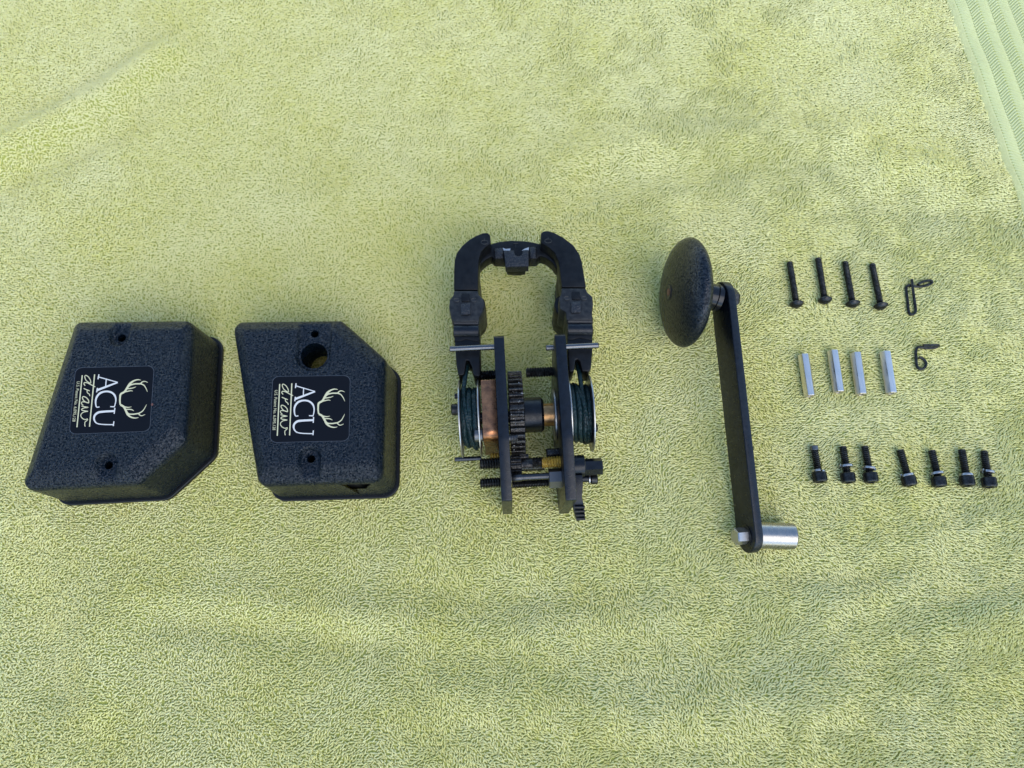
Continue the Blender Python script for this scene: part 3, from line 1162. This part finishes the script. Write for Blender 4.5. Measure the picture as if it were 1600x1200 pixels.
MB().px_prism([(845, 379), (845, 364.5), (849, 361), (856, 360), (866, 363), (880, 370.5), (896, 382.5), (905, 396), (909, 407), (913, 432),
               (916, 449), (877.5, 449), (875, 425), (872.5, 408), (867, 395), (857, 386)], 46, 26.5).prism([Vector((x, y, 27)) for x, y in sink(LEG_R, 46, 27)], (0, 0, -26.4)).build('hook_arm', 'anod_mat', c_, bevel=0.7)
MB().px_prism([(772, 388), (785, 386), (787.5, 404), (773, 404)], 38, 27).build('cheek_pad', 'rough_cast', c_, bevel=0.8)
MB().px_prism([(828, 385), (838, 385), (838.5, 404), (828, 404)], 38, 27).build('cheek_pad', 'rough_cast', c_, bevel=0.8)
MB().px_prism([(787, 391), (803, 391), (804, 397), (808, 400), (812, 400), (816, 397), (817, 390.6), (826, 390), (826, 416), (790, 417)],
              41, 34).build('centre_block', 'rough_cast', c_, bevel=0.35)
MB().px_prism([(785.5, 387), (790, 389), (797.5, 388.2), (797, 391.5), (790, 393), (788, 394)], 36.12, 35.5).build('worn_patch', 'worn', c_)
MB().px_prism([(815, 391.5), (820, 388.5), (826.5, 386.3), (826, 393), (822, 391)], 36.12, 35.5).build('worn_patch', 'worn', c_)
for px, py in ((757, 378.5), (856.5, 376.5)):
    o_ = at(px, py, 46)
    pts = [o_ + Vector((1.9 * math.cos(k * math.pi / 8), 1.2 * math.sin(k * math.pi / 8), 0)) for k in range(16)]
    MB().tube(pts, 0.22, 6, closed=True).build('cast_mark', 'worn_cast', c_)
    MB().tube([o_ + Vector((0, 0.8, 0.05)), o_ + Vector((0, 2.3, 0.05))], 0.2, 6).build('cast_mark', 'worn_cast', c_)
MB().px_prism([(791, 407), (822, 407), (821, 419), (813, 420.5), (803, 421), (792, 419)], 33, 24).build('centre_stop', 'anod_mat', c_, bevel=0.5)
p = at(806, 384, 36.2)
MB().tube([p + Vector((0, 1.4, 0)), p + Vector((0, -1.2, 0))], 0.18, 6).tube([p + Vector((-1.3, 1.4, 0)), p + Vector((1.3, 1.4, 0))], 0.18, 6).build('cast_mark', 'worn_cast', c_)

# brackets, saddles and cord forks at the lower end of each hook arm
LB = [(709, 454), (747, 454), (748, 460), (755, 467), (757, 475), (754.5, 487), (749, 496), (749, 503), (708, 503), (704.5, 496), (701.5, 480), (702.5, 468), (708.5, 461)]
RB = [(876.5, 450), (915.5, 450), (917.5, 456), (926, 463), (926.8, 475), (925.5, 488), (925.5, 500), (885, 500), (884, 488), (874.5, 482), (873.5, 466), (877, 457)]
for side, pts in ((0, LB), (1, RB)):
    br = MB().px_prism(pts, 47.2, 22).build('hinge_bracket', 'worn_cast', c_, bevel=0.8)
L_ = [[(750, 462), (757, 468), (759, 479), (756, 489), (748, 498), (742, 498), (742, 462)], [(875, 461), (868, 465), (866, 475), (869, 487), (876, 494), (886, 497), (886, 461)]]
for pts in L_:
    MB().px_prism(pts, 36, 6).build('hinge_boss', 'anod_mat', c_, bevel=1.2, seg=3)
for x0, y0 in ((728, 455), (900.5, 452)):
    for dx in (-15, 12):
        o_ = at(x0 + dx, y0 + 14, 47.3)
        ring = [o_ + Vector((1.55 * math.cos(k * math.pi / 8), 0.95 * math.sin(k * math.pi / 8), 0)) for k in range(16)]
        MB().tube(ring, 0.28, 6, closed=True).build('rivet_ring', 'worn_cast', c_)
        MB().lathe([(0, 1.3), (0.12, 1.3)], o_ - Vector((0, 0, 0.05)), (0, 0, 1), 14).build('rivet_hole', 'hole', c_)  # flat black disc stands in for the shade in the hole
    MB().px_prism([(x0 - 7, y0 + 3), (x0 + 6, y0 + 3), (x0 + 6, y0 + 16), (x0 - 7, y0 + 16)], 47.9, 46).build('hinge_tongue', 'anod_mat', c_, bevel=0.4)
    MB().px_prism([(x0 - 8.5, y0 + 19), (x0 + 7, y0 + 18), (x0 + 7.5, y0 + 36), (x0 - 8, y0 + 37)], 48.4, 46).build('hinge_tab', 'rough_cast', c_, bevel=0.6)
FL = [(708, 499), (749, 499), (750, 548), (751, 586), (748, 588), (740, 586.5), (737.5, 573), (733, 563), (728.5, 563), (726, 584), (722, 586), (716, 586), (713, 570), (711.5, 548)]
FR = [(885.5, 496), (926, 496), (926, 545), (923.5, 575), (920, 580.5), (909, 580), (906, 565), (902.5, 561), (899, 562), (897.5, 578), (894, 581), (889, 580), (887, 548)]
for pts in (FL, FR):
    MB().px_prism(pts, 44.5, 26).build('cord_fork', 'anod_mat', c_, bevel=1.0, seg=3)
for x0, x1, y0 in ((709, 748.5, 0), (886.5, 925.5, -2.5)):
    for yy, r in ((504, 2.7), (518, 3.6)):
        p, q = at(x0, y0 + yy, 44.0), at(x1, y0 + yy, 44.0)
        MB().cyl(p, q, r, 24, ch=0.3).build('saddle_roll', 'anod', c_)
    MB().px_prism([(x0 + 1, y0 + 520), (x1 - 0.5, y0 + 520), (x1, y0 + 534), (x1 - 12, y0 + 532), (x0 + 20, y0 + 530), (x0 + 10, y0 + 533), (x0 + 1, y0 + 534)],
                  45.0, 43).build('saddle_plate', 'anod_mat', c_, bevel=0.4)

# ------------------------------------------------------------------ crank handle
P1, P2 = at(1130, 466, 27.5), at(1171.5, 836.5, 10.5)
K0 = at(1071, 457.5, 31.5)
U = (P2 - P1).normalized()
A = (K0 - P1).normalized()
Wd = U.cross(A).normalized()
if Wd.z < 0: Wd = -Wd
# lean of the flat bar
AA = Wd.cross(U).normalized()
if AA.x > 0: AA = -AA
AA = (AA + Vector((0, 0, 0.10))).normalized()
AA = (AA - U * AA.dot(U)).normalized()
Wd = U.cross(AA)
if Wd.z < 0: Wd = -Wd
cr = thing('crank_handle', at(1130, 640, 0), 'black flat-bar crank handle with oval pebbled knob and short steel socket', 'crank handle')
hw, th = 9.2, 5.0
prof = []
for k in range(13):
    an = math.pi / 2 + math.pi * k / 12
    prof.append(P1 + U * (hw * math.cos(an)) + Wd * (hw * math.sin(an)))
for k in range(13):
    an = -math.pi / 2 + math.pi * k / 12
    prof.append(P2 + U * (hw * math.cos(an)) + Wd * (hw * math.sin(an)))
MB().prism([p + AA * th / 2 for p in prof], -AA * th).build('arm', 'anod', cr, bevel=0.8, seg=3, angle=28)
# knob: rounded disc about its own axis
KA = (Vector((-0.972, -0.03, 0.17))).normalized()
kr, kt = 30.4, 9.8
pr_ = []
for k in range(33):
    an = -math.pi / 2 + math.pi * k / 32
    rr = kr * math.cos(an) ** 0.93 if abs(an) < math.pi / 2 - 1e-6 else 0.02
    pr_.append((kt * math.sin(an) * (1.0 if an > 0 else 0.9), rr))
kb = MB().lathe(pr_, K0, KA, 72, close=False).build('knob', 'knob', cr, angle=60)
o_ = K0 + KA * (kt - 0.35)
sc = MB().lathe([(0, 3.9), (0.55, 3.9), (0.7, 3.6), (0.35, 2.2), (0.3, 1.2)], o_, KA, 28, close=False).build('knob_screw', 'dark_steel', kb)
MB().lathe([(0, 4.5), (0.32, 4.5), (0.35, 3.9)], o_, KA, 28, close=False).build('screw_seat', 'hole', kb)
MB().cyl(o_ + KA * 0.2, o_ + KA * 0.62, 2.1, 6).build('screw_recess', 'rust', kb)
n0 = K0 - KA * (kt * 0.8)
n1 = P1 + AA * (th / 2)
MB().lathe([(0, 7.2), ((n1 - n0).length - 3, 7.2), ((n1 - n0).length - 2.6, 7.8), ((n1 - n0).length, 7.8)], n0, n1 - n0, 32).build('knob_collar', 'clear', cr)
q = P1 - AA * th / 2
MB().lathe([(0, 5.8), (4.2, 5.8), (5.8, 4.6), (6.6, 2.4)], q, -AA, 6).build('end_nut', 'black_oxide', cr)
# socket end
q = P2 - AA * th / 2
s1 = at(1240, 838, 8.6)
sax = (Vector((s1.x, s1.y, 8.6)) - q)
Ls = sax.length
MB().lathe([(0, 6.5), (0.6, 7.0), (Ls - 0.6, 7.0), (Ls, 6.5), (Ls, 4.2), (Ls - 8, 4.2)], q, sax, 40, close=False).build('socket', 'socket', cr)
q = P2 + AA * th / 2
MB().lathe([(0, 5.8), (0.5, 5.8)], q, AA, 28).build('bolt_washer', 'black_oxide', cr)
MB().lathe([(0.5, 4.5), (6.2, 4.5), (6.7, 4.0)], q, AA, 6, phase=R(20)).build('hex_bolt', 'zinc', cr)


# ------------------------------------------------------------------ loose hardware
def lay(o, tip, head, zt, zh, spin=0.0):
    """Lie a piece modelled along +X (x = 0 at the tip) from tip pixel to head pixel."""
    a, b = at(*tip, zt), at(*head, zh)
    d = (b - a)
    q = d.to_track_quat('X', 'Z')
    o.location = a * 0.001
    o.rotation_euler = (q.to_matrix() @ Matrix.Rotation(spin, 3, 'X')).to_euler()
    return d.length


X = Vector((1, 0, 0))

# four long pan-head screws
def long_screw():
    t = thing('long_screw', (0, 0, 0), '', 'screw', 'long black pan-head screws')
    MB().thread((0, 0, 0), (26.6, 0, 0), 1.98, pitch=0.95, depth=0.55, n=16, per=5).build('threaded_shank', 'black_oxide', t)
    h = MB().lathe([(26.4, 1.9), (26.6, 3.9), (27.1, 4.15), (27.8, 3.9), (28.7, 3.0), (29.3, 1.9), (29.45, 1.0)], (0, 0, 0), X, 28).build('head', 'black_oxide', t)
    cross = MB()
    for an in (0, math.pi / 2):
        v = Vector((0, math.cos(an), math.sin(an))); u = Vector((0, -math.sin(an), math.cos(an)))
        cross.prism([X * 29.0 + v * 1.5 + u * 0.3, X * 29.0 - v * 1.5 + u * 0.3, X * 29.0 - v * 1.5 - u * 0.3, X * 29.0 + v * 1.5 - u * 0.3], X * (0.52 + 0.01 * an))
    cross.build('cross_recess', 'hole', h)  # black cross stands in for the shaded recess
    return t


ls = long_screw()
LS = [((1233.8, 410), (1247, 489), 'black pan-head machine screw lying nearest the crank knob at the row end'),
      ((1278.2, 404), (1291, 481), 'black pan-head machine screw set a little higher than the others in its row'),
      ((1320.5, 409.5), (1335, 487.5), 'black pan-head machine screw lying third along from the crank knob'),
      ((1362.8, 412.8), (1379, 491), 'black pan-head machine screw at the row end beside the long-legged wire clip')]
for i, (a, b, lab) in enumerate(LS):
    o = ls if i == 0 else copy_tree(ls)
    lay(o, a, b, 2.3, 3.2, random.uniform(-0.6, 0.9))
    o['label'] = lab

# four hexagonal aluminium standoffs
def standoff():
    mb = MB()
    L = 25.0
    rh = 3.35
    n = 6
    vs, fs = [], []
    for x in (0.0, L):
        for r_ in (rh, 1.6):
            vs += [Vector((x, r_ * math.sin(R(30 + 60 * k)), r_ * math.cos(R(30 + 60 * k)))) for k in range(6)]
    for k in range(6):
        j = (k + 1) % 6
        fs += [(k, j, 12 + j, 12 + k), (k, j, 6 + j, 6 + k), (12 + k, 12 + j, 18 + j, 18 + k), (6 + k, 6 + j, 18 + j, 18 + k)]
    mb.add(vs, fs)
    o = mb.build('hex_standoff', 'alu', None, bevel=0.16, angle=20)
    return tag(o, '', 'standoff', 'aluminium hex standoffs')


so = standoff()
SO = [((1255.5, 554.7), (1266, 624), 'silver hexagonal standoff nearest the crank bar in its row'),
      ((1301, 548.6), (1311.5, 619.5), 'silver hexagonal standoff of the close middle pair, on the crank side'),
      ((1336.8, 552), (1346.8, 622), 'silver hexagonal standoff of the close middle pair, on the wire clip side'),
      ((1382.7, 550.4), (1393.5, 620.5), 'silver hexagonal standoff standing apart beside the short curled wire clip')]
for i, (a, b, lab) in enumerate(SO):
    o = so if i == 0 else so.copy()
    if i: C.objects.link(o)
    lay(o, a, b, 2.9, 2.9, (0.06, -0.03, 0.04, -0.05)[i])
    o['label'] = lab

# two bent wire clips
def clip(name, pts, z, r, label):
    p = [at(1210 + x / 4.614, 390 + y / 4.614, zz) for (x, y), zz in zip(pts, z)]
    base = Vector((p[0].x, p[0].y, 0))
    o = MB().tube(smooth_path(p, 6), r, 10).build(name, 'black_oxide', None, base=base)
    return tag(o, label, 'wire clip', 'bent wire clips')


pts = [(990, 216), (1000, 300), (1010, 370), (1018, 435), (1008, 460), (985, 468), (968, 445), (960, 370), (950, 285), (955, 266), (975, 258),
       (1020, 266), (1070, 264), (1115, 252), (1135, 236), (1125, 224), (1090, 226), (1055, 238), (1035, 252)]
clip('wire_clip', pts, [1.8, 2.6, 1.8, 1.2, 1.1, 1.1, 1.1, 1.1, 1.1, 1.1, 1.1, 1.1, 1.1, 1.1, 1.2, 1.8, 2.3, 2.8, 3.2], 0.82,
     'black wire clip with long narrow leg and small side loop beside the long screws')
pts = [(1045, 776), (1070, 786), (1092, 815), (1086, 845), (1055, 862), (1030, 845), (1022, 800), (1020, 735), (1028, 710), (1050, 704),
       (1100, 710), (1150, 708), (1182, 695), (1175, 689), (1120, 691), (1072, 690)]
clip('wire_clip', pts, [1.1] * 10 + [1.1, 1.2, 1.8, 3.2, 4.4, 4.6], 0.82,
     'short black wire clip curled like a hook beside the silver standoffs')

# seven cap screws with lock washers
def cap_screw():
    t = thing('cap_screw', (0, 0, 0), '', 'screw', 'black cap screws with lock washers')
    MB().thread((0, 0, 0), (15.3, 0, 0), 2.3, pitch=1.1, depth=0.65, n=16, per=5).build('threaded_shank', 'black_oxide', t)
    h = MB().lathe([(15.2, 2.2), (15.2, 3.6), (15.5, 3.85), (19.9, 3.85), (20.5, 3.4), (20.5, 2.1), (17.6, 2.0), (17.6, 0.1)], (0, 0, 0), X, 30, close=False).build('head', 'black_oxide', t)
    mb = MB()
    for k in range(30):     # fine knurl lines round the head
        an = 2 * math.pi * k / 30
        v = Vector((0, math.cos(an), math.sin(an))); u = Vector((0, -math.sin(an), math.cos(an)))
        mb.prism([X * 15.7 + v * 3.8 + u * 0.14, X * 15.7 + v * 3.8 - u * 0.14, X * 19.6 + v * 3.8 - u * 0.14, X * 19.6 + v * 3.8 + u * 0.14], v * 0.12)
    mb.build('knurling', 'black_oxide', h)
    MB().cyl(X * 17.7, X * 18.0, 1.9, 6).build('hex_recess', 'hole', h)  # black plate darkens the socket floor in place of shade
    return t


def washer_mesh():
    mb = MB()
    n = 40
    vs, fs = [], []
    for k in range(n + 1):
        t = R(8) + (2 * math.pi - R(16)) * k / n
        lift = 0.5 * (k / n - 0.5)
        c, s = math.cos(t), math.sin(t)
        for r_, x in ((2.55, -0.6), (3.75, -0.6), (3.75, 0.6), (2.55, 0.6)):
            vs.append((x + lift, r_ * c, r_ * s))
    for k in range(n):
        for j in range(4):
            a, b = k * 4 + j, k * 4 + (j + 1) % 4
            fs.append((a, b, b + 4, a + 4))
    fs += [(0, 1, 2, 3), tuple(n * 4 + j for j in (3, 2, 1, 0))]
    mb.add(vs, fs)
    return mb.build('lock_washer', 'zinc', None, bevel=0.12)


cs = cap_screw()
wm = washer_mesh()
CS = [((1271.5, 697), (1281.9, 752), 14.5, -0.06, 'black cap screw with pale worn tip, washer against its head'),
      ((1317, 698), (1326, 753), 11.0, 0.02, 'black cap screw in the group of three, washer halfway up its threads'),
      ((1351, 697.5), (1361.5, 752), 12.6, -0.20, 'black cap screw in the group of three, tilted washer off its head'),
      ((1406.8, 703), (1422, 757.6), 14.3, 0.05, 'most slanted black cap screw, split washer gap showing at its head'),
      ((1456, 704), (1468.4, 758.7), 12.9, 0.04, 'black cap screw in the group of four, level washer just off its head'),
      ((1502.9, 703), (1512, 757.6), 14.4, -0.02, 'black cap screw in the group of four, level washer tight against its head'),
      ((1537.5, 705), (1546.4, 759), 11.6, -0.16, 'black cap screw in the group of four, tilted washer well up its threads')]
screws = [cs] + [copy_tree(cs) for _ in CS[1:]]
for i, (a, b, wx, wt, lab) in enumerate(CS):
    o = screws[i]
    lay(o, a, b, 2.6, 3.6, random.uniform(-0.5, 0.5))
    o['label'] = lab
    ww = wm if i == 0 else wm.copy()
    if i: C.objects.link(ww)
    ww.parent = o
    ww.location = (wx * 0.001, 0, -0.0003)
    turn = Matrix.Rotation((1.1, 2.4, 0.4, 3.3, 4.0, 5.2, 2.0)[i], 3, 'X')
    ww.rotation_euler = (Matrix.Rotation(wt, 3, 'Z') @ turn).to_euler()
MB().cyl(X * -0.05, X * 2.6, 2.3, 16, ch=0.3).build('worn_tip', 'grey_steel', screws[0])
